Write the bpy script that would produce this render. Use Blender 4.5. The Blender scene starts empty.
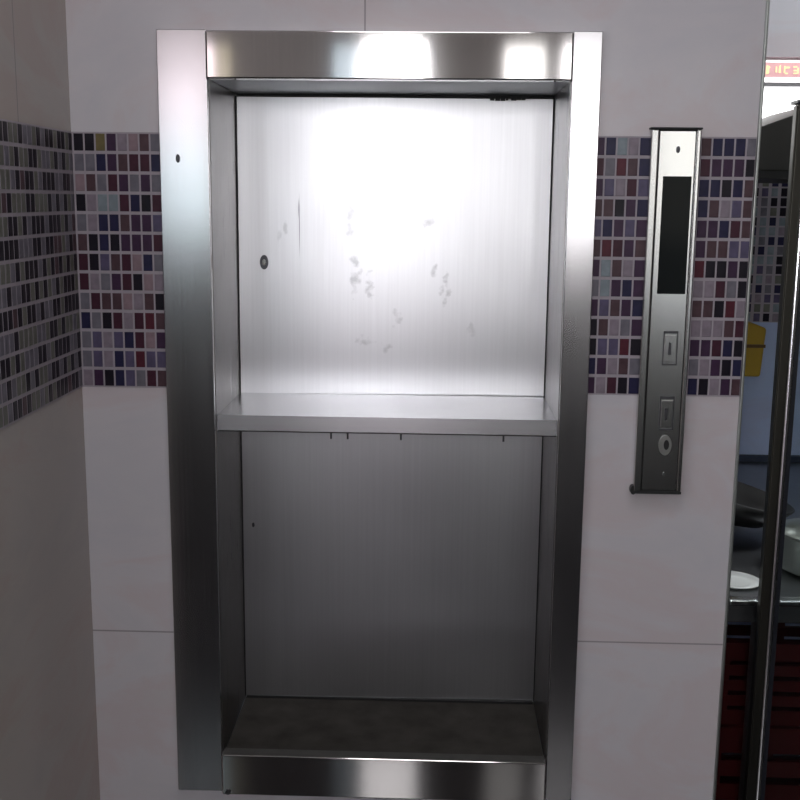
import bpy, bmesh, math, random
from mathutils import Vector, Matrix
C = bpy.context.scene.collection
random.seed(7)

# ---------------------------------------------------------------- helpers
def new_mat(name):
    m = bpy.data.materials.new(name); m.use_nodes = True
    nt = m.node_tree; b = nt.nodes['Principled BSDF']
    return m, nt, b
def simple(name, col, rough=.5, metal=0.0, spec=.5, coat=0.0, noise=0.0, scale=30.0):
    m, nt, b = new_mat(name)
    b.inputs['Base Color'].default_value = (*col, 1)
    b.inputs['Roughness'].default_value = rough
    b.inputs['Metallic'].default_value = metal
    b.inputs['Specular IOR Level'].default_value = spec
    b.inputs['Coat Weight'].default_value = coat
    if noise:
        tc = nt.nodes.new('ShaderNodeTexCoord'); n = nt.nodes.new('ShaderNodeTexNoise')
        n.inputs['Scale'].default_value = scale; n.inputs['Detail'].default_value = 4
        nt.links.new(tc.outputs['Object'], n.inputs['Vector'])
        mx = nt.nodes.new('ShaderNodeMix'); mx.data_type = 'RGBA'
        mx.inputs['A'].default_value = (*[c*(1-noise) for c in col], 1)
        mx.inputs['B'].default_value = (*[min(1, c*(1+noise)) for c in col], 1)
        nt.links.new(n.outputs['Fac'], mx.inputs['Factor'])
        nt.links.new(mx.outputs['Result'], b.inputs['Base Color'])
    return m
def emit(name, col, s):
    m, nt, b = new_mat(name)
    b.inputs['Base Color'].default_value = (*[c*.5 for c in col], 1)
    b.inputs['Emission Color'].default_value = (*col, 1)
    b.inputs['Emission Strength'].default_value = s
    return m
def glass(name, col=(1, 1, 1)):
    m = bpy.data.materials.new(name); m.use_nodes = True
    nt = m.node_tree; nt.nodes.remove(nt.nodes['Principled BSDF'])
    out = nt.nodes['Material Output']
    tr = nt.nodes.new('ShaderNodeBsdfTransparent'); tr.inputs[0].default_value = (*col, 1)
    gl = nt.nodes.new('ShaderNodeBsdfGlossy'); gl.inputs['Roughness'].default_value = .03
    fr = nt.nodes.new('ShaderNodeFresnel'); fr.inputs[0].default_value = 1.45
    mx = nt.nodes.new('ShaderNodeMixShader')
    nt.links.new(fr.outputs[0], mx.inputs[0]); nt.links.new(tr.outputs[0], mx.inputs[1])
    nt.links.new(gl.outputs[0], mx.inputs[2]); nt.links.new(mx.outputs[0], out.inputs[0])
    return m
def math_n(nt, op, a, b=None, c=None):
    n = nt.nodes.new('ShaderNodeMath'); n.operation = op
    for i, v in enumerate((a, b, c)):
        if v is None: continue
        if isinstance(v, (int, float)): n.inputs[i].default_value = v
        else: nt.links.new(v, n.inputs[i])
    return n.outputs[0]

def steel(name, base=(.58, .57, .58), rough=.22, aniso=.8, vert=True, brush=.25, smudges=(), scratches=(), grime=0.0):
    """brushed stainless steel; brush grain runs vertically or horizontally"""
    m, nt, b = new_mat(name)
    b.inputs['Metallic'].default_value = 1
    b.inputs['Anisotropic'].default_value = aniso
    b.inputs['Anisotropic Rotation'].default_value = .25 if vert else 0
    tg = nt.nodes.new('ShaderNodeTangent'); tg.direction_type = 'RADIAL'; tg.axis = 'Z'
    nt.links.new(tg.outputs[0], b.inputs['Tangent'])
    geo = nt.nodes.new('ShaderNodeNewGeometry')
    mp = nt.nodes.new('ShaderNodeMapping'); mp.inputs['Scale'].default_value = (260, 260, 3) if vert else (3, 260, 260)
    nt.links.new(geo.outputs['Position'], mp.inputs['Vector'])
    n = nt.nodes.new('ShaderNodeTexNoise'); n.inputs['Scale'].default_value = 1; n.inputs['Detail'].default_value = 3
    nt.links.new(mp.outputs[0], n.inputs['Vector'])
    n2 = nt.nodes.new('ShaderNodeTexNoise'); n2.inputs['Scale'].default_value = 7; n2.inputs['Detail'].default_value = 5
    nt.links.new(geo.outputs['Position'], n2.inputs['Vector'])
    r = math_n(nt, 'MULTIPLY_ADD', n.outputs['Fac'], rough*brush*2, rough*(1-brush))
    r = math_n(nt, 'MULTIPLY_ADD', n2.outputs['Fac'], rough*.3, r)
    col = nt.nodes.new('ShaderNodeMix'); col.data_type = 'RGBA'
    col.inputs['A'].default_value = (*[c*.93 for c in base], 1); col.inputs['B'].default_value = (*[min(1, c*1.07) for c in base], 1)
    nt.links.new(n.outputs['Fac'], col.inputs['Factor'])
    cur = col.outputs['Result']
    sep = nt.nodes.new('ShaderNodeSeparateXYZ'); nt.links.new(geo.outputs['Position'], sep.inputs[0])
    if grime:
        g = nt.nodes.new('ShaderNodeTexNoise'); g.inputs['Scale'].default_value = 14; g.inputs['Detail'].default_value = 8
        nt.links.new(geo.outputs['Position'], g.inputs['Vector'])
        f = math_n(nt, 'MULTIPLY', math_n(nt, 'GREATER_THAN', g.outputs['Fac'], .56), grime)
        mx = nt.nodes.new('ShaderNodeMix'); mx.data_type = 'RGBA'; mx.inputs['B'].default_value = (.16, .14, .11, 1)
        nt.links.new(f, mx.inputs['Factor']); nt.links.new(cur, mx.inputs['A']); cur = mx.outputs['Result']
    if smudges or scratches:
        w = nt.nodes.new('ShaderNodeTexNoise'); w.inputs['Scale'].default_value = 60; w.inputs['Detail'].default_value = 4
        nt.links.new(geo.outputs['Position'], w.inputs['Vector'])
        total = None
        for (sx, sz, rx, rz, k) in list(smudges) + list(scratches):
            dx = math_n(nt, 'DIVIDE', math_n(nt, 'SUBTRACT', sep.outputs[0], sx), rx)
            dz = math_n(nt, 'DIVIDE', math_n(nt, 'SUBTRACT', sep.outputs[2], sz), rz)
            d = math_n(nt, 'ADD', math_n(nt, 'MULTIPLY', dx, dx), math_n(nt, 'MULTIPLY', dz, dz))
            f = math_n(nt, 'SUBTRACT', 1.0, d)
            if (sx, sz, rx, rz, k) in smudges:
                f = math_n(nt, 'ADD', f, math_n(nt, 'MULTIPLY', math_n(nt, 'SUBTRACT', w.outputs['Fac'], .58), 5.0))
                f = math_n(nt, 'MINIMUM', f, math_n(nt, 'MULTIPLY', math_n(nt, 'SUBTRACT', 2.2, d), 1.0))
            cl = nt.nodes.new('ShaderNodeClamp'); nt.links.new(f, cl.inputs[0])
            f = math_n(nt, 'MULTIPLY', cl.outputs[0], k)
            total = f if total is None else math_n(nt, 'MAXIMUM', total, f)
        mx = nt.nodes.new('ShaderNodeMix'); mx.data_type = 'RGBA'; mx.inputs['B'].default_value = (.12, .12, .14, 1)
        nt.links.new(total, mx.inputs['Factor']); nt.links.new(cur, mx.inputs['A']); cur = mx.outputs['Result']
    nt.links.new(cur, b.inputs['Base Color']); nt.links.new(r, b.inputs['Roughness'])
    return m

def tile_mat(name, base, seams_x=(), seams_z=(), seams_y=()):
    """glazed ceramic wall tile with pale marbling; seams at the given world positions"""
    m, nt, b = new_mat(name)
    geo = nt.nodes.new('ShaderNodeNewGeometry')
    sep = nt.nodes.new('ShaderNodeSeparateXYZ'); nt.links.new(geo.outputs['Position'], sep.inputs[0])
    n = nt.nodes.new('ShaderNodeTexNoise'); n.inputs['Scale'].default_value = 2.6; n.inputs['Detail'].default_value = 6
    n.inputs['Distortion'].default_value = .9; n.inputs['Roughness'].default_value = .62
    mp = nt.nodes.new('ShaderNodeMapping'); mp.inputs['Rotation'].default_value = (0, .7, 0); mp.inputs['Scale'].default_value = (1, 1, 2.2)
    nt.links.new(geo.outputs['Position'], mp.inputs[0]); nt.links.new(mp.outputs[0], n.inputs['Vector'])
    rp = nt.nodes.new('ShaderNodeValToRGB'); nt.links.new(n.outputs['Fac'], rp.inputs[0])
    e = rp.color_ramp.elements
    e[0].position = .3; e[0].color = (base[0]*.93, base[1]*.95, base[2]*.97, 1)
    e[1].position = .72; e[1].color = (base[0]*.98, base[1]*.98, base[2]*.96, 1)
    q = e.new(.5); q.color = (*base, 1)
    q = e.new(.6); q.color = (base[0]*.99, base[1]*.93, base[2]*.92, 1)
    cur = rp.outputs[0]
    tot = None
    for ax, lst in ((0, seams_x), (1, seams_y), (2, seams_z)):
        for (pos, lo, hi, ax2) in lst:
            f = math_n(nt, 'LESS_THAN', math_n(nt, 'ABSOLUTE', math_n(nt, 'SUBTRACT', sep.outputs[ax], pos)), .0013)
            g = math_n(nt, 'MULTIPLY', math_n(nt, 'GREATER_THAN', sep.outputs[ax2], lo), math_n(nt, 'LESS_THAN', sep.outputs[ax2], hi))
            f = math_n(nt, 'MULTIPLY', f, g)
            tot = f if tot is None else math_n(nt, 'MAXIMUM', tot, f)
    if tot is not None:
        mx = nt.nodes.new('ShaderNodeMix'); mx.data_type = 'RGBA'; mx.inputs['B'].default_value = (.27, .25, .26, 1)
        nt.links.new(math_n(nt, 'MULTIPLY', tot, .8), mx.inputs['Factor']); nt.links.new(cur, mx.inputs['A']); cur = mx.outputs['Result']
    nt.links.new(cur, b.inputs['Base Color'])
    b.inputs['Roughness'].default_value = .16; b.inputs['Specular IOR Level'].default_value = .3
    return m

def add_box(bm, x0, x1, y0, y1, z0, z1, mi=0, bev=0.0, seg=2):
    r = bmesh.ops.create_cube(bm, size=1.0, matrix=Matrix.Translation(((x0+x1)/2, (y0+y1)/2, (z0+z1)/2)) @ Matrix.Diagonal((abs(x1-x0), abs(y1-y0), abs(z1-z0), 1)))
    vs = r['verts']
    if bev:
        es = list({e for v in vs for e in v.link_edges})
        rr = bmesh.ops.bevel(bm, geom=es, offset=bev, segments=seg, affect='EDGES', profile=.5)
        fs = rr['faces']
        for v in rr['verts']:
            for f in v.link_faces: f.material_index = mi
    for v in vs:
        if v.is_valid:
            for f in v.link_faces: f.material_index = mi
def add_cyl(bm, c, r, depth, axis='Y', seg=32, r2=None, sc=(1, 1, 1)):
    rot = {'Y': Matrix.Rotation(math.pi/2, 4, 'X'), 'X': Matrix.Rotation(math.pi/2, 4, 'Y'), 'Z': Matrix.Identity(4)}[axis]
    bmesh.ops.create_cone(bm, cap_ends=True, segments=seg, radius1=r, radius2=r if r2 is None else r2, depth=depth,
                          matrix=Matrix.Translation(c) @ Matrix.Diagonal((*sc, 1)) @ rot)
def add_lathe(bm, prof, c, seg=40):
    rings = []
    for (r, z) in prof:
        rings.append([bm.verts.new((c[0]+r*math.cos(2*math.pi*i/seg), c[1]+r*math.sin(2*math.pi*i/seg), c[2]+z)) for i in range(seg)])
    for a, b in zip(rings, rings[1:]):
        for i in range(seg): bm.faces.new((a[i], a[(i+1) % seg], b[(i+1) % seg], b[i]))
    bm.faces.new(rings[0][::-1]); bm.faces.new(rings[-1])
def add_prism(bm, poly, y0, y1):
    """polygon in xz extruded along y"""
    a = [bm.verts.new((x, y0, z)) for x, z in poly]; b = [bm.verts.new((x, y1, z)) for x, z in poly]
    bm.faces.new(a); bm.faces.new(b[::-1])
    for i in range(len(a)):
        j = (i+1) % len(a); bm.faces.new((a[j], a[i], b[i], b[j]))
def obj(name, bm, mats, parent=None, smooth=False, bevel=0.0):
    bmesh.ops.recalc_face_normals(bm, faces=bm.faces)
    me = bpy.data.meshes.new(name); bm.to_mesh(me); bm.free()
    for m in (mats if isinstance(mats, (list, tuple)) else [mats]): me.materials.append(m)
    o = bpy.data.objects.new(name, me); C.objects.link(o)
    if parent is not None: o.parent = parent; o.matrix_parent_inverse = Matrix.Translation(-parent.location)
    if smooth:
        for p in me.polygons: p.use_smooth = True
    if bevel:
        b = o.modifiers.new('bevel', 'BEVEL'); b.width = bevel; b.segments = 3; b.limit_method = 'ANGLE'
    return o
def box(name, x0, x1, y0, y1, z0, z1, mat, parent=None, bevel=0.0):
    bm = bmesh.new(); add_box(bm, x0, x1, y0, y1, z0, z1)
    return obj(name, bm, mat, parent, bevel=bevel)
def struct(o): o['kind'] = 'structure'; return o
def thing(name, label, cat, loc, group=None):
    o = bpy.data.objects.new(name, None); C.objects.link(o); o.location = loc; o.empty_display_size = .05
    o['label'] = label; o['category'] = cat
    if group: o['group'] = group
    return o
def tag(o, label, cat, group=None):
    o['label'] = label; o['category'] = cat
    if group: o['group'] = group
    return o

# ---------------------------------------------------------------- dimensions (metres)
XC = -.1397            # corner with the left pier
IL, IR = .0762, .6263  # opening of the hatch
W = .67                # outer width of the frame
WE = .9118             # free end of the tiled wall
FB, FT = .50, 1.7471   # frame bottom / top
HB = 1.6749            # header bottom
MT, MB = 1.5964, 1.1968  # mosaic band
SEAM = .7812
ST = .5736             # sill top
LT, LB = 1.1535, 1.1287  # shelf lip
D = .2263              # depth of the car
YR = -3.6              # rear wall of the room
XL, XR, CEIL = -2.4, 3.6, 2.75
YF = 1.05              # far wall of the kitchen beyond

# ---------------------------------------------------------------- materials
TILE = tile_mat('glazed_wall_tile', (.635, .605, .64),
                seams_x=[(.3147, MT, 3, 2)], seams_z=[(SEAM, -1, 2, 0)])
TILE_L = tile_mat('shaded_pier_tile', (.47, .425, .395), seams_y=[(-.215, MT, 3, 2)])  # wall tile again, with the pier's shade put into a darker colour
TILE_F = tile_mat('far_wall_tile', (.56, .56, .59))
TILE_FB = tile_mat('far_wall_blue_reflection', (.46, .55, .78))  # bluish reflection below the mosaic, put into the tile colour
PLASTER = simple('ceiling_plaster', (.7, .69, .68), .8)
REAR_UP = simple('rear_plaster', (.42, .38, .37), .7, noise=.1, scale=3)
REAR_LOW = simple('rear_wainscot', (.022, .02, .02), .5, noise=.2, scale=5)
FLOOR = simple('dark_floor_tile', (.014, .013, .014), .1, spec=.22, noise=.2, scale=4)
GROUT = simple('mosaic_grout', (.37, .33, .37), .7, noise=.1, scale=80)
FRAME_M = steel('brushed_frame_steel', (.60, .585, .60), .15, .5, brush=.15)
HEAD_M = steel('brushed_header_steel', (.60, .575, .57), .06, .4, brush=.1)
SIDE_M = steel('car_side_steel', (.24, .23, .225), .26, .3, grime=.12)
BACK_M = steel('car_back_steel', (.62, .62, .645), .27, .2, brush=.05, smudges=[
    (.4436, 1.345, .012, .028, .5), (.425, 1.375, .008, .014, .4), (.285, 1.37, .014, .05, .4), (.31, 1.35, .012, .035, .42),
    (.150, 1.43, .006, .02, .3), (.162, 1.45, .005, .016, .28), (.36, 1.29, .012, .02, .3), (.275, 1.46, .010, .04, .3), (.41, 1.46, .014, .010, .35),
    (.35, 1.60, .006, .014, .3), (.49, 1.27, .01, .014, .25), (.30, 1.25, .02, .012, .28), (.34, 1.24, .012, .012, .28)], scratches=[(.1862, 1.452, .0012, .06, .75), (.1855, 1.48, .0022, .02, .7)])
LOWB_M = BACK_M
FLOOR_M = simple('worn_car_floor', (.075, .07, .064), .9, spec=.03, noise=.45, scale=22)
LIP_M = steel('shelf_lip_steel', (.66, .66, .68), .22, .2, vert=False, brush=.08)
PANEL_M = steel('call_panel_steel', (.66, .66, .65), .15, .5, brush=.1)
CEILM = steel('car_ceiling_steel', (.5, .53, .55), .3, .3)
DARK = simple('dark_gap', (.012, .012, .013), .6)
BLACKG = simple('black_display_glass', (.006, .008, .008), .1, spec=.08)
SCREW = steel('screw_steel', (.35, .35, .36), .3, 0)
SCREWD = simple('tarnished_screw', (.09, .09, .10), .4, metal=.8)
TRIM = steel('corner_trim_steel', (.42, .44, .42), .35, .3)
POST = steel('post_steel', (.07, .067, .058), .35, .3)
POST_E = steel('post_edge_steel', (.8, .82, .84), .16, .6)
POST_D = simple('blue_black_gasket', (.018, .02, .028), .35)
CTR = steel('counter_steel', (.30, .31, .32), .28, .2, vert=False)
CTR_E = steel('counter_edge_steel', (.8, .84, .85), .2, .3, vert=False)
GLASS = glass('clear_glass', (.93, .96, .96))
HOOD = simple('hood_steel', (.045, .045, .04), .45, metal=.3)
YEL = simple('yellow_plastic', (.42, .27, .015), .45, noise=.15, scale=20)
RED = simple('red_plastic', (.06, .003, .004), .4, noise=.15, scale=20)
BLK = simple('black_iron', (.012, .012, .012), .45)
WHT = simple('white_porcelain', (.75, .78, .76), .15, coat=.4)
POTM = steel('pot_steel', (.5, .54, .5), .3, .2)
ALU = simple('window_frame_alu', (.35, .35, .36), .4, metal=.4)

# ---------------------------------------------------------------- mosaic
PAL = {'D': (.012, .009, .016), 'N': (.022, .020, .058), 'P': (.050, .024, .056), 'M': (.058, .018, .032), 'B': (.080, .045, .055),
       'L': (.24, .20, .24), 'G': (.16, .15, .18), 'T': (.22, .26, .29), 'Y': (.16, .13, .06), 'O': (.26, .185, .21),
       'V': (.10, .085, .15), 'R': (.088, .018, .030), 'E': (.15, .15, .13)}
KEYS = list(PAL)
TM = []
for k in KEYS:
    m, nt, b = new_mat('mosaic_glass_' + {'D': 'black', 'N': 'navy', 'P': 'purple', 'M': 'maroon', 'B': 'brown', 'L': 'mauve', 'G': 'grey',
                                          'T': 'teal', 'Y': 'olive', 'O': 'pink', 'V': 'violet', 'R': 'red', 'E': 'green'}[k])
    tc = nt.nodes.new('ShaderNodeTexCoord'); n = nt.nodes.new('ShaderNodeTexNoise'); n.inputs['Scale'].default_value = 70
    nt.links.new(tc.outputs['Object'], n.inputs['Vector'])
    mx = nt.nodes.new('ShaderNodeMix'); mx.data_type = 'RGBA'
    mx.inputs['A'].default_value = (*[c*.7 for c in PAL[k]], 1); mx.inputs['B'].default_value = (*[min(1, c*1.35) for c in PAL[k]], 1)
    nt.links.new(n.outputs['Fac'], mx.inputs['Factor']); nt.links.new(mx.outputs['Result'], b.inputs['Base Color'])
    b.inputs['Roughness'].default_value = .3; b.inputs['Specular IOR Level'].default_value = .18
    TM.append(m)
def mosaic(name, parent, x0, x1, z0, z1, px, pz, grid, face, phase=0.0, weights='DNPMBLGVOPMDNBPL', size=.84):
    """face(u, d, z) -> world point; u along the wall, d out of the wall"""
    bm = bmesh.new()
    # grout bed
    gb = [bm.verts.new(face(u, .0012, z)) for u, z in ((x0, z0), (x1, z0), (x1, z1), (x0, z1))]
    f = bm.faces.new(gb); f.material_index = len(KEYS)
    rnd = random.Random(name + str(x0))
    rows = int(round((z1-z0)/pz)); k0 = math.floor((x0-phase)/px)
    k = k0
    while phase + k*px < x1:
        for r in range(rows):
            a = phase + k*px + px*(1-size)/2; b = a + px*size
            a2, b2 = max(a, x0+.0004), min(b, x1-.0004)
            if b2-a2 < .003: continue
            zt = z1 - r*pz - pz*.08; zb = z1 - (r+1)*pz + pz*.08
            key = None
            if r < len(grid):
                idx = k
                if 0 <= idx < len(grid[r]) and grid[r][idx] != '.': key = grid[r][idx]
            if key is None: key = rnd.choice(weights)
            i = KEYS.index(key)
            t = [rnd.uniform(-.00012, .00012) for _ in range(4)]
            e = .0009; dd = .0019
            outer = [(a2, zb), (b2, zb), (b2, zt), (a2, zt)]
            inner = [(a2+e, zb+e), (b2-e, zb+e), (b2-e, zt-e), (a2+e, zt-e)]
            o_ = [bm.verts.new(face(u, .0012, z)) for u, z in outer]
            n_ = [bm.verts.new(face(u, dd+t[j], z)) for j, (u, z) in enumerate(inner)]
            f = bm.faces.new(n_); f.material_index = i
            for j in range(4):
                q = (j+1) % 4; f = bm.faces.new((o_[j], o_[q], n_[q], n_[j])); f.material_index = i
        k += 1
    me = bpy.data.meshes.new(name); bm.normal_update(); bm.to_mesh(me); bm.free()
    for m in TM: me.materials.append(m)
    me.materials.append(GROUT)
    o = bpy.data.objects.new(name, me); C.objects.link(o); o.parent = parent
    return o

# ---------------------------------------------------------------- room shell
bm = bmesh.new()
add_box(bm, XC-.12, IL-.004, 0, .12, 0, CEIL)
add_box(bm, IR+.004, WE, 0, .12, 0, CEIL)
add_box(bm, IL-.004, IR+.004, 0, .12, 0, FB+.012)
add_box(bm, IL-.004, IR+.004, 0, .12, FT-.004, CEIL)
wall_back = struct(obj('wall_back', bm, TILE))
PX, PZ = .0171, (MT-MB)/13
gl = ['DDYPLOBG', 'GGNPBMMN', 'OBGMPGPG', 'DLTTMNDM', 'GLNNBPPV', 'BDNDPPPM', 'MDVBMONG', 'MLGPMDOL', 'GMBBOLBD', 'NGDMLMRB', 'GVLVNMOP', 'GVLNVRVV', 'LPDNVGMB']
back = lambda u, d, z: (u, -d, z)
mosaic('mosaic_band', wall_back, XC+.0005, 0.0, MB, MT, PX, PZ, gl, back, phase=-.1371)
gr = ['PNTLN', 'MGRBN', 'PVLMV', 'BBDPN', 'VNPVP', 'BRMPB', 'PTBLP', 'GTPNP', 'PVBPN', 'DBLGP', 'DVVRD', 'NPLBG', 'PLMDN']  # stacked T tiles carry sun glints in their colour
mosaic('mosaic_band', wall_back, W, .7575, MB, MT, PX, PZ, gr, back, phase=.6663-.0012)
gr2 = ['BNNNG', 'MPPPD', 'NNDNB', 'NBLVB', 'PPNMB', 'PBBVV', 'RDDPD', 'LLMGD', 'BBDRL', 'LLLBM', 'PPMND', 'GLPDN', 'NDLPB']
mosaic('mosaic_band', wall_back, .8262, WE-.0025, MB, MT, PX, PZ, gr2, back, phase=.8262)
struct(box('trim_1', WE-.0020, WE+.0025, -.006, .124, 0, CEIL, TRIM, bevel=.0015))

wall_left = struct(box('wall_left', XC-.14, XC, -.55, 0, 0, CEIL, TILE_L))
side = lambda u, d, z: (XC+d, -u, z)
mosaic('mosaic_band', wall_left, .0005, .55, MB, MT, PX, PZ, [], side, phase=.001, weights='DDDDDEGEGBEDG', size=.80)  # weights lean dark: the pier's low light is put into the tile colours

bm = bmesh.new()
add_box(bm, XL-.1, XR+.1, YR-.1, YF+.2, -.1, 0)
struct(obj('floor', bm, FLOOR))
bm = bmesh.new()
add_box(bm, XL-.1, XR+.1, YR-.1, YF+.2, CEIL, CEIL+.1)
struct(obj('ceiling', bm, PLASTER))
# rear wall, with its row of windows cut out; dark wainscot below
Z0, Z1 = 1.33, 2.22
holes = [(-.93, -.53), (-.09, .40), (.71, .93), (.985, 1.245), (1.42, 1.80)]
bm = bmesh.new()
xs = [XL] + [v for h in holes for v in h] + [XR]
for i in range(0, len(xs), 2): add_box(bm, xs[i], xs[i+1], YR-.1, YR, Z0, Z1)
add_box(bm, XL, XR, YR-.1, YR, Z1, CEIL)
add_box(bm, 1.42, 1.80, YR-.1, YR+.01, 0, .98, 1)
for a, b in ((XL, -.09), (.40, 1.42), (1.80, XR)):
    add_box(bm, a, b, YR-.1, YR, 1.2, Z0)
    add_box(bm, a, b, YR-.1, YR+.01, 0, 1.2, 1)
struct(obj('wall_rear', bm, [REAR_UP, REAR_LOW]))
# side walls
WY0, WY1, WZ0, WZ1 = -3.2, -.9, 1.6, 2.55
bm = bmesh.new()
add_box(bm, XL-.1, XL, YR, WY0, 0, CEIL); add_box(bm, XL-.1, XL, WY1, .1, 0, CEIL)
add_box(bm, XL-.1, XL, WY0, WY1, 1.0, WZ0); add_box(bm, XL-.1, XL, WY0, WY1, WZ1, CEIL)
add_box(bm, XL-.1, XL, WY0, WY1, 0, 1.0, 1)
struct(obj('wall_west', bm, [REAR_UP, REAR_LOW]))
bm = bmesh.new()
add_box(bm, XR, XR+.1, YR, YF+.1, 1.1, CEIL); add_box(bm, XR, XR+.1, YR, YF+.1, 0, 1.1, 1)
struct(obj('wall_right', bm, [REAR_UP, REAR_LOW]))
struct(box('wall_west_return', XL, XC-.12, 0, .1, 0, CEIL, REAR_UP))

PINK = emit('rosy_daylight_pane', (1.0, .86, .91), 2.8)
BLUE = emit('cool_daylight_pane', (.78, .95, 1.0), 2.7)
WHITE = emit('white_daylight_pane', (1.0, .99, 1.0), 15.5)
WHITE2 = emit('bright_daylight_pane', (1.0, .99, .97), 3.2)
DIMB = emit('shaded_daylight_pane', (.75, .9, 1.0), 1.1)
SIDEP = emit('side_fill_pane', (.94, .97, 1.0), 5.0)
def rear_window(n, x0, x1, panes, Z0=Z0):
    bm = bmesh.new(); t = .018
    add_box(bm, x0, x0+t, YR-.06, YR-.01, Z0, Z1); add_box(bm, x1-t, x1, YR-.06, YR-.01, Z0, Z1)
    add_box(bm, x0+t, x1-t, YR-.06, YR-.01, Z0, Z0+t); add_box(bm, x0+t, x1-t, YR-.06, YR-.01, Z1-t, Z1)
    fr = struct(obj('window_%d' % n, bm, ALU))
    for (a, b, c, d, m) in panes:
        box('pane', a, b, YR-.045, YR-.035, c, d, m, fr)
    return fr
rear_window(1, -.93, -.53, [(-.635, -.548, Z0, Z1, emit('ochre_curtain_pane', (1, .9, .68), .55)), (-.91, -.64, 1.80, 2.20, PINK), (-.91, -.64, 1.35, 1.80, BLUE)])
rear_window(2, -.09, .40, [(-.072, .07, Z0, Z1, DIMB), (.075, .355, Z0, Z1, WHITE)])
bm = bmesh.new()
add_box(bm, -.09, -.05, YR-.06, YR-.01, 0, Z0); add_box(bm, .385, .40, YR-.06, YR-.01, 0, Z0)
add_box(bm, -.05, .385, YR-.06, YR-.01, 0, .1); add_box(bm, -.05, .385, YR-.06, YR-.01, .88, .93)
d1 = struct(obj('door_1', bm, ALU))
box('pane', -.05, .385, YR-.045, YR-.035, .1, .88, emit('dim_door_pane', (1, .80, .92), .22), d1)
box('pane', .02, .385, YR-.045, YR-.035, .93, Z0, emit('rosy_door_pane', (1, .90, .95), 2.2), d1)
box('pane', -.05, .02, YR-.045, YR-.035, .93, Z0, DIMB, d1)
rear_window(3, .71, .93, [(.728, .912, Z0, Z1, WHITE2)])
rear_window(4, .985, 1.245, [(1.003, 1.227, Z0, Z1, emit('pale_daylight_pane', (1, .99, 1), 6.0))])
rear_window(7, 1.42, 1.80, Z0=.98, panes=[(1.44, 1.78, 1.32, Z1, emit('hazy_daylight_pane', (1, .99, .95), 2.0)), (1.44, 1.78, 1.0, 1.32, emit('grey_daylight_pane', (.9, .95, 1), .85))])
bm = bmesh.new()
add_box(bm, XL-.07, XL-.02, WY0, WY0+.04, WZ0, WZ1); add_box(bm, XL-.07, XL-.02, WY1-.04, WY1, WZ0, WZ1)
add_box(bm, XL-.07, XL-.02, WY0, WY1, WZ0, WZ0+.04); add_box(bm, XL-.07, XL-.02, WY0, WY1, WZ1-.04, WZ1)
add_box(bm, XL-.07, XL-.02, (WY0+WY1)/2-.02, (WY0+WY1)/2+.02, WZ0, WZ1)
w5 = struct(obj('window_5', bm, ALU)); box('pane', XL-.05, XL-.04, WY0+.04, WY1-.04, WZ0+.04, WZ1-.04, SIDEP, w5)  # unseen west window, added as broad fill from the left
# ceiling lamp added to light the wall from above
lamp = thing('fill_ceiling_light', 'added flat square white fill lamp on the ceiling in front of the hatch', 'lamp', (.4, -1.0, CEIL))
box('housing', .1, .7, -1.3, -.7, CEIL-.03, CEIL-.001, ALU, lamp)
box('diffuser', .12, .68, -1.28, -.72, CEIL-.036, CEIL-.03, emit('fill_lamp_diffuser', (1, .97, 1), 6.0), lamp)
kl = thing('fill_ceiling_light', 'added flat fill lamp on the ceiling over the kitchen counter', 'lamp', (2.0, .5, CEIL))  # unseen lamp added to brighten the far wall
box('housing', 1.7, 2.3, .2, .8, CEIL-.03, CEIL-.001, ALU, kl)
box('diffuser', 1.72, 2.28, .22, .78, CEIL-.036, CEIL-.03, emit('kitchen_fill_diffuser', (.95, .97, 1), 26.0), kl)

# ---------------------------------------------------------------- kitchen beyond the wall end
def far(z): return z
bm = bmesh.new()
add_box(bm, WE-.6, XR, YF, YF+.1, 1.203, 1.56)
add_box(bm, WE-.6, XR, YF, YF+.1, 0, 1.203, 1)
add_box(bm, WE-.6, XR, YF, YF+.1, 1.845, CEIL)
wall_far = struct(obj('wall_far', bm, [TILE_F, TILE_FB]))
mosaic('mosaic_band', wall_far, WE-.2, 1.9, 1.203, 1.56, .0235, .0238, [], lambda u, d, z: (u, YF-d, z), phase=0, weights='DNDTLVGNTTDED', size=.66)
bm = bmesh.new()
add_box(bm, WE-.6, XR, YF+.02, YF+.05, 1.56, 1.58); add_box(bm, WE-.6, XR, YF+.0, YF+.05, 1.776, 1.786)
add_box(bm, WE-.6, XR, YF+.02, YF+.05, 1.84, 1.845)
w6 = struct(obj('window_6', bm, ALU))
box('pane', WE-.6, XR, YF+.05, YF+.06, 1.56, 1.845, emit('kitchen_daylight_pane', (1, 1, 1), 3.0), w6)
struct(box('wall_kitchen_side', WE-.62, WE-.6, .3, YF, 0, CEIL, REAR_UP))

ban = box('window_banner', 1.16, 1.62, YF-.006, YF-.002, 1.797, 1.832, emit('backlit_banner', (1, .58, .60), .55))
tag(ban, 'backlit pink banner strip with warm glowing characters across the kitchen window', 'banner')
bm = bmesh.new(); x = 1.170; rnd = random.Random(3); i = 0
while x < 1.60:
    w = .014
    z0 = 1.803
    for k in range(4):
        if rnd.random() < .5: zz = z0+rnd.uniform(0, .019); add_box(bm, x+rnd.uniform(0, .004), x+w-rnd.uniform(0, .004), YF-.008, YF-.006, zz, zz+.003)
        else: xx = x+rnd.uniform(0, w-.003); add_box(bm, xx, xx+.003, YF-.0085, YF-.006, z0+rnd.uniform(0, .006), z0+.022-rnd.uniform(0, .006))
    x += .0215; i += 1
obj('lettering', bm, emit('glowing_characters', (1, .84, .45), 1.0), ban)

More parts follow.
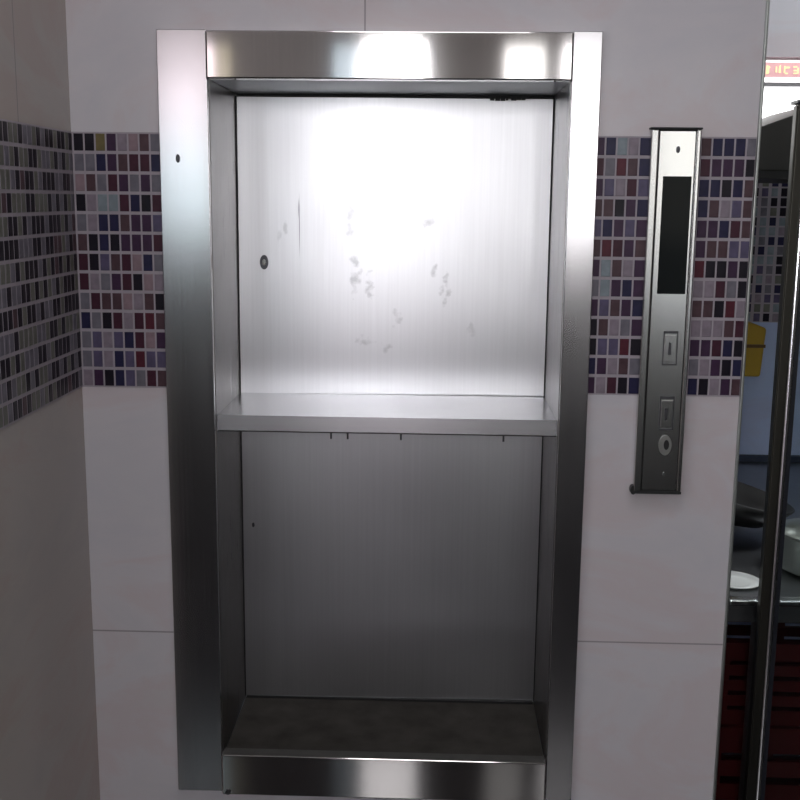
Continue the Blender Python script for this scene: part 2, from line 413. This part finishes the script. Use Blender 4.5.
cnt = thing('kitchen_counter', 'stainless steel kitchen counter beyond the end of the tiled wall', 'counter', (1.5, .5, 0))
box('worktop', .925, 2.3, .05, YF-.006, .819, .847, CTR, cnt)
box('front_edge', .925, 2.3, .028, .05, .838, .849, CTR_E, cnt, bevel=.003)
box('apron', .925, 2.3, .055, .075, .800, .819, CTR, cnt)
box('backsplash', .925, 2.3, YF-.02, YF-.005, .847, .862, simple('dark_backsplash', (.02, .03, .06), .5), cnt)
box('undershelf', .925, 2.3, .07, YF-.02, .30, .32, CTR, cnt)
for x in (1.005, 1.60, 2.26):
    for y in (.10, YF-.06):
        bm = bmesh.new(); add_cyl(bm, (x, y, .4095), .02, .819, 'Z', 20); obj('leg', bm, CTR, cnt, smooth=False)

hood = thing('exhaust_hood', 'dark steel exhaust hood above the kitchen counter', 'hood', (1.4, .7, 1.56))
bm = bmesh.new(); add_prism(bm, [(.85, 1.583), (.85, 1.56), (1.9, 1.56), (1.9, 1.66), (1.22, 1.66+.045), (.95, 1.605)], .5, 1.0)
obj('canopy', bm, HOOD, hood, bevel=.003)
box('rim', .85, 1.9, .485, 1.0, 1.545, 1.56, simple('black_hood_rim', (.006, .006, .006), .6), hood)

yb = thing('wall_box', 'yellow plastic box fixed on the kitchen wall under the mosaic', 'box', (1.18, YF-.04, 1.08))
bm = bmesh.new(); add_prism(bm, [(1.100, 1.075), (1.232, 1.075), (1.240, 1.195), (1.215, 1.205), (1.165, 1.214), (1.098, 1.203)], YF-.075, YF-.006)
obj('body', bm, YEL, yb, bevel=.006)
box('band', 1.099, 1.238, YF-.079, YF-.0755, 1.148, 1.156, simple('brown_band', (.12, .06, .01), .5), yb)

# things on the counter
pan = thing('wok', 'black iron wok leaning on the counter close to the wall end', 'pan', (.99, .42, .842))
bm = bmesh.new()
add_lathe(bm, [(.035, .0), (.075, .012), (.105, .035), (.125, .062), (.121, .063), (.10, .038), (.07, .017), (.0335, .006)], (0, 0, 0))
bmesh.ops.rotate(bm, verts=bm.verts, cent=(0, 0, 0), matrix=Matrix.Rotation(math.radians(14), 3, 'Y'))
bmesh.ops.translate(bm, verts=bm.verts, vec=(1.01, .42, .872))
obj('bowl', bm, BLK, pan, smooth=True)
bm = bmesh.new()
add_cyl(bm, (0, 0, .065), .009, .13, 'Z', 16, r2=.012)
bmesh.ops.rotate(bm, verts=bm.verts, cent=(0, 0, 0), matrix=Matrix.Rotation(math.radians(-24), 3, 'Y'))
bmesh.ops.translate(bm, verts=bm.verts, vec=(.985, .40, .90))
obj('handle', bm, BLK, pan, smooth=True)
pl = thing('plate', 'small white plate at the counter edge below the wok', 'plate', (.955, .12, .842))
bm = bmesh.new()
add_lathe(bm, [(.024, 0), (.028, .001), (.044, .005), (.0435, .0065), (.026, .0025), (.022, .002)], (.955, .115, 0.8475))
o = obj('dish', bm, WHT, pl, smooth=True)
bm = bmesh.new(); add_lathe(bm, [(.021, 0), (.024, 0), (.0235, .0012), (.021, .0012)], (.955, .115, .8472)); obj('foot_ring', bm, WHT, pl)
pot = thing('stock_pot', 'pale steel pot on the counter behind the glass screen', 'pot', (1.13, .2, .842))
bm = bmesh.new()
add_lathe(bm, [(.07, 0), (.078, .004), (.08, .012), (.08, .062), (.083, .066), (.078, .067), (.076, .012), (.07, .008)], (1.135, .20, .8475))
obj('body', bm, POTM, pot, smooth=True)
bm = bmesh.new(); add_lathe(bm, [(.083, .068), (.083, .071), (.05, .080), (.012, .084), (.011, .092), (.014, .098), (.006, .101)], (1.135, .20, .8475))
obj('lid', bm, POTM, pot, smooth=True)

def crate(x0, x1, y0, y1, z0, z1, label):
    t = thing('plastic_crate', label, 'crate', ((x0+x1)/2, (y0+y1)/2, z0), 'red crates under the counter')
    bm = bmesh.new(); w = .008
    add_box(bm, x0, x1, y0, y1, z0, z0+w)
    for k in range(5):
        za = z0+w+(z1-z0-w)*k/5; zb = za+(z1-z0)*.13
        add_box(bm, x0, x1, y0, y0+w, za, zb); add_box(bm, x0, x1, y1-w, y1, za, zb)
        add_box(bm, x0, x0+w, y0+w, y1-w, za, zb); add_box(bm, x1-w, x1, y0+w, y1-w, za, zb)
    for x in (x0, (x0+x1)/2-w, x1-2*w):
        add_box(bm, x, x+2*w, y0+.001, y0+w-.001, z0+w, z1); add_box(bm, x, x+2*w, y1-w+.001, y1-.001, z0+w, z1)
    obj('basket', bm, RED, t)
    bm = bmesh.new()
    add_box(bm, x0-.006, x1+.006, y0-.006, y0+w+.002, z1-.012, z1+.006); add_box(bm, x0-.006, x1+.006, y1-w-.002, y1+.006, z1-.012, z1+.006)
    add_box(bm, x0-.006, x0+w+.002, y0+w+.002, y1-w-.002, z1-.012, z1+.006); add_box(bm, x1-w-.002, x1+.006, y0+w+.002, y1-w-.002, z1-.012, z1+.006)
    obj('rim', bm, RED, t)
crate(.945, 1.33, .14, .42, .322, .56, 'lower red slatted plastic crate stacked under the steel counter')
crate(.95, 1.325, .145, .41, .567, .72, 'upper red slatted plastic crate just below the counter top')

# glass screen with its steel post
sc = thing('glass_screen', 'steel framed glass screen standing at the end of the tiled wall', 'screen', (1.3, 0, 0))
box('post', .9635, .9765, -.016, 0, .001, 1.645, POST, sc, bevel=.0015)
box('post_flange', .9613, .9635, -.016, 0, .001, 1.642, POST, sc, bevel=.0008)
box('edge_strip', .9765, .9850, -.020, .010, .001, 1.645, POST_E, sc, bevel=.003)
box('gasket', .9850, .9935, -.012, .010, .001, 1.640, POST_D, sc, bevel=.0008)
box('cap', .9608, .9950, -.021, .013, 1.645, 1.650, POST_D, sc, bevel=.001)
box('top_rail', .9935, 1.9, -.012, .010, 1.615, 1.645, POST_D, sc)
box('glass_pane', .9935, 1.9, -.004, .002, .05, 1.615, GLASS, sc)
box('bottom_rail', .9935, 1.9, -.012, .010, .001, .05, POST, sc)
box('end_post', 1.9, 1.93, -.016, .012, .001, 1.645, POST, sc)

# ---------------------------------------------------------------- dumbwaiter frame
fr = thing('dumbwaiter_hatch', 'brushed stainless steel surround of the dumbwaiter hatch in the tiled wall', 'hatch', (W/2, 0, FB))
F = .012
box('stile', 0, IL, -F, -.0004, FB, FT, FRAME_M, fr, bevel=.0012)
box('stile', IR, W, -F, -.0004, FB-.004, FT, FRAME_M, fr, bevel=.0012)
hd = box('header', IL+.002, IR-.0015, -.026, 0, HB, FT-.003, HEAD_M, fr, bevel=.002)
box('end_seam', IL+.0001, IL+.002, -.020, .0, HB+.001, FT-.004, DARK, hd)
box('end_seam', IR-.0015, IR-.0001, -.020, .0, HB+.001, FT-.004, DARK, hd)
box('sill', IL+.002, IR-.002, -.024, -.0004, FB+.001, ST, HEAD_M, fr, bevel=.002)
box('sill_dulling_strip', IL+.004, IR-.004, -.0225, -.001, ST-.0002, ST+.0008, simple('dull_sill_strip', (.10, .098, .092), .6, spec=.2, noise=.3, scale=40), fr)  # matte strip added to stop the sill mirroring windows into the back panel
for (sx, sz, r, m, nm) in ((.0285, 1.557, .003, SCREWD, 'screw'),):
    bm = bmesh.new(); add_cyl(bm, (sx, -F-.001, sz), r, .002, sc=(1, 1, 2.1)); obj(nm, bm, m, fr)
bm = bmesh.new(); add_cyl(bm, (IL+.012, -.0245, FB+.006), .0045, .003); obj('sill_screw', bm, SCREWD, fr)

# ---------------------------------------------------------------- dumbwaiter car
car = thing('dumbwaiter_car', 'stainless steel dumbwaiter car with a shelf, parked inside the hatch opening', 'dumbwaiter', ((IL+IR)/2, D/2, FB+.05))
ZF = .5641; t = .004
Y0 = .001
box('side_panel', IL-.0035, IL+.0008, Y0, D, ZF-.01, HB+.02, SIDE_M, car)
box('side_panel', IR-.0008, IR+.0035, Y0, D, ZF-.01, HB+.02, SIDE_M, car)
# the back is a thin sheet, slightly bowed between floor, shelf and ceiling
bm = bmesh.new(); NX, NZ = 24, 60; gridv = []
zb0, zb1 = ZF+.001, HB-.001
def bow(x, z):
    v = .0
    if z > LT: v = .006*(1-math.cos(math.pi*(z-LT)/(zb1-LT)))/2-.006
    else: v = -.006
    return v - .0035 + .0035*math.sin(math.pi*((x-IL)/(IR-IL)-.5))
for side_y in (0, t):
    gridv.append([[bm.verts.new((IL+.0012+(IR-IL-.0024)*i/NX, D+side_y+bow(IL+.0012+(IR-IL-.0024)*i/NX, zb0+(zb1-zb0)*j/NZ), zb0+(zb1-zb0)*j/NZ)) for i in range(NX+1)] for j in range(NZ+1)])
for g, flip in ((gridv[0], False), (gridv[1], True)):
    for j in range(NZ):
        for i in range(NX):
            q = (g[j][i], g[j][i+1], g[j+1][i+1], g[j+1][i]); f = bm.faces.new(q[::-1] if flip else q); f.smooth = True
a, b = gridv
for j in range(NZ):
    bm.faces.new((a[j][0], a[j+1][0], b[j+1][0], b[j][0])); bm.faces.new((a[j][NX], b[j][NX], b[j+1][NX], a[j+1][NX]))
for i in range(NX):
    bm.faces.new((a[0][i], b[0][i], b[0][i+1], a[0][i+1])); bm.faces.new((a[NZ][i], a[NZ][i+1], b[NZ][i+1], b[NZ][i]))
bmesh.ops.recalc_face_normals(bm, faces=bm.faces)
for e in bm.edges:
    if len(e.link_faces) == 2 and e.link_faces[0].smooth != e.link_faces[1].smooth: e.smooth = False
bk = obj('back_panel', bm, BACK_M, car)
box('back_gap', IL-.003, IR+.003, D+t+.001, D+t+.003, ZF-.01, HB+.02, DARK, car)
box('ceiling_panel', IL+.002, IR-.002, Y0, D-.002, HB+.0005, HB+.004, CEILM, car)
box('ceiling_seam', IL+.002, IR-.002, D-.0085, D-.0005, HB-.005, HB+.0005, DARK, car)
fl = box('floor_panel', IL+.002, IR-.002, Y0, D-.003, ZF-.006, ZF, FLOOR_M, car)
bm = bmesh.new(); add_box(bm, IL+.004, IR-.004, D-.0150, D-.001, ZF, ZF+.0045); obj('floor_seam', bm, DARK, car)
for x, yy in ((IL+.0018, D-.0138), (IR-.0018, D-.0068)):
    box('corner_seam', x-.0009, x+.0009, yy, D-.0004, ZF+.003, HB-.004, DARK, car)
sh = box('shelf', IL+.0015, IR-.0015, .0045, D-.0140, LT-.003, LT-.0005, LIP_M, car)
bm = bmesh.new(); vs = [bm.verts.new((x, y, z)) for x in (IL+.0015, IR-.0015) for y, z in ((.0012, LB), (.0030, LB), (.0040, LT), (.0022, LT))]
bm.faces.new(vs[:4]); bm.faces.new(vs[4:][::-1])
for k in range(4): bm.faces.new((vs[k], vs[k+4], vs[(k+1) % 4+4], vs[(k+1) % 4]))
obj('lip', bm, LIP_M, sh)
box('under_seam', IL+.002, IR-.002, .0015, .0035, LB-.002, LB-.0002, DARK, sh)
for x in (.262, .289, .375, .54):
    bm = bmesh.new(); add_cyl(bm, (x, .0045, LB-.006), .0016, .012, 'Z', 12); obj('rivet', bm, SCREWD, sh)
# round plug with a bright centre on the back panel
bm = bmesh.new(); add_cyl(bm, (.1236, D-.0110, 1.387), .0075, .003, sc=(1, 1, 1.7)); pg = obj('plug', bm, SCREWD, car)
bm = bmesh.new(); add_cyl(bm, (.1236, D-.0130, 1.387), .0032, .002, sc=(1, 1, 1.7)); obj('plug_centre', bm, PANEL_M, pg)
bm = bmesh.new(); add_cyl(bm, (.0975, D-.0125, .905), .0025, .002, sc=(1, 1, 1.8)); obj('screw', bm, SCREWD, car)
# flaked sealant at the top right of the back
bm = bmesh.new(); rnd = random.Random(5)
for k in range(7):
    x = .515+k*.009; add_box(bm, x, x+rnd.uniform(.004, .009), D-.0105, D-.006, HB-.006-rnd.uniform(.001, .003), HB-.0005)
obj('sealant', bm, DARK, car)

# ---------------------------------------------------------------- call panel
cp = thing('call_panel', 'tall narrow stainless steel call panel with a black display window', 'control panel', (.79, 0, 1.04))
A0, A1 = .7485, .8222
box('back_box', A0+.002, A1-.002, -.012, -.0035, 1.040, 1.606, DARK, cp)
box('side_rail', A0-.0005, .7595, -.018, -.004, 1.043, 1.606, PANEL_M, cp, bevel=.002)
box('side_rail', .8160, A1+.0005, -.018, -.004, 1.043, 1.606, PANEL_M, cp, bevel=.002)
fp = box('face_plate', .7612, .8150, -.015, -.012, 1.046, 1.604, PANEL_M, cp, bevel=.0008)
box('top_cap', A0-.002, A1+.002, -.019, -.003, 1.606, 1.6090, DARK, cp, bevel=.001)
box('bottom_cap', A0-.001, A1+.001, -.019, -.003, 1.0405, 1.045, DARK, cp, bevel=.001)
bm = bmesh.new(); add_cyl(bm, (A0-.001, -.010, 1.0455), .0045, .012, sc=(1, 1, 1.6)); obj('bottom_bolt', bm, BLK, cp)
box('display_window', .7690, .8120, -.0165, -.0152, 1.359, 1.537, BLACKG, cp, bevel=.0006)
for z in (1.300, 1.197):
    bm = bmesh.new(); x0, x1, z1 = .7825, .8050, z; z0 = z-.050; w = .0016
    add_box(bm, x0, x1, -.0162, -.0150, z1-w*1.5, z1+w); add_box(bm, x0, x0+w, -.0162, -.0150, z0, z1-w*1.5)
    add_box(bm, x1-w, x1, -.0162, -.0150, z0, z1-w*1.5); add_box(bm, x0, x1, -.0162, -.0150, z0-w*1.5, z0)
    bf = obj('button_frame', bm, SCREWD, cp)
    b = box('button', x0+.0025, x1-.0025, -.0172, -.0150, z0+.003, z1-.005, PANEL_M, bf, bevel=.0006)
    bm = bmesh.new()
    s = 1 if z > 1.25 else -1; zc = z-.0265; xc = (x0+x1)/2-.001
    add_prism(bm, [(xc-.0028, zc-s*.009), (xc+.0028, zc-s*.009), (xc+.0018, zc+s*.009), (xc-.0018, zc+s*.011)], -.0177, -.0172)
    obj('button_mark', bm, SCREWD, bf)
bm = bmesh.new(); add_cyl(bm, (.794, -.0165, 1.120), .0098, .003, sc=(1, 1, 1.65)); lk = obj('key_lock', bm, steel('lock_ring_steel', (.3, .3, .29), .35, .2), cp)
bm = bmesh.new(); add_cyl(bm, (.7955, -.0184, 1.121), .0042, .001, sc=(1, 1, 1.9)); obj('keyhole', bm, DARK, lk)
bm = bmesh.new(); add_cyl(bm, (.7893, -.0158, 1.5765), .0028, .002, sc=(1, 1, 1.8)); obj('screw', bm, SCREWD, cp)
bm = bmesh.new(); add_cyl(bm, (.7949, -.0158, 1.0723), .0022, .002, sc=(1, 1, 1.8)); obj('screw', bm, POST_E, cp)

# ---------------------------------------------------------------- world, camera
w = bpy.data.worlds.new('world'); bpy.context.scene.world = w; w.use_nodes = True
w.node_tree.nodes['Background'].inputs[0].default_value = (.7, .8, 1, 1); w.node_tree.nodes['Background'].inputs[1].default_value = .6
cam = bpy.data.cameras.new('camera'); co = bpy.data.objects.new('camera', cam); C.objects.link(co)
cam.sensor_width = 36; cam.lens = 1089.5683/800*36; cam.clip_start = .05
Rv = Vector((.99936218, .03435108, .00975854)); U = Vector((-.01582623, .18107603, .98334175)); Fw = Vector((-.03201181, .982869, -.18150419))
M = Matrix((Rv, U, -Fw)).transposed().to_4x4(); M.translation = (.42881588, -1.71245316, 1.49929972)
co.matrix_world = M
s = bpy.context.scene; s.camera = co
s.view_settings.view_transform = 'Standard'; s.view_settings.look = 'None'; s.view_settings.exposure = 0.0; s.view_settings.gamma = 1
s.view_settings.use_curve_mapping = False
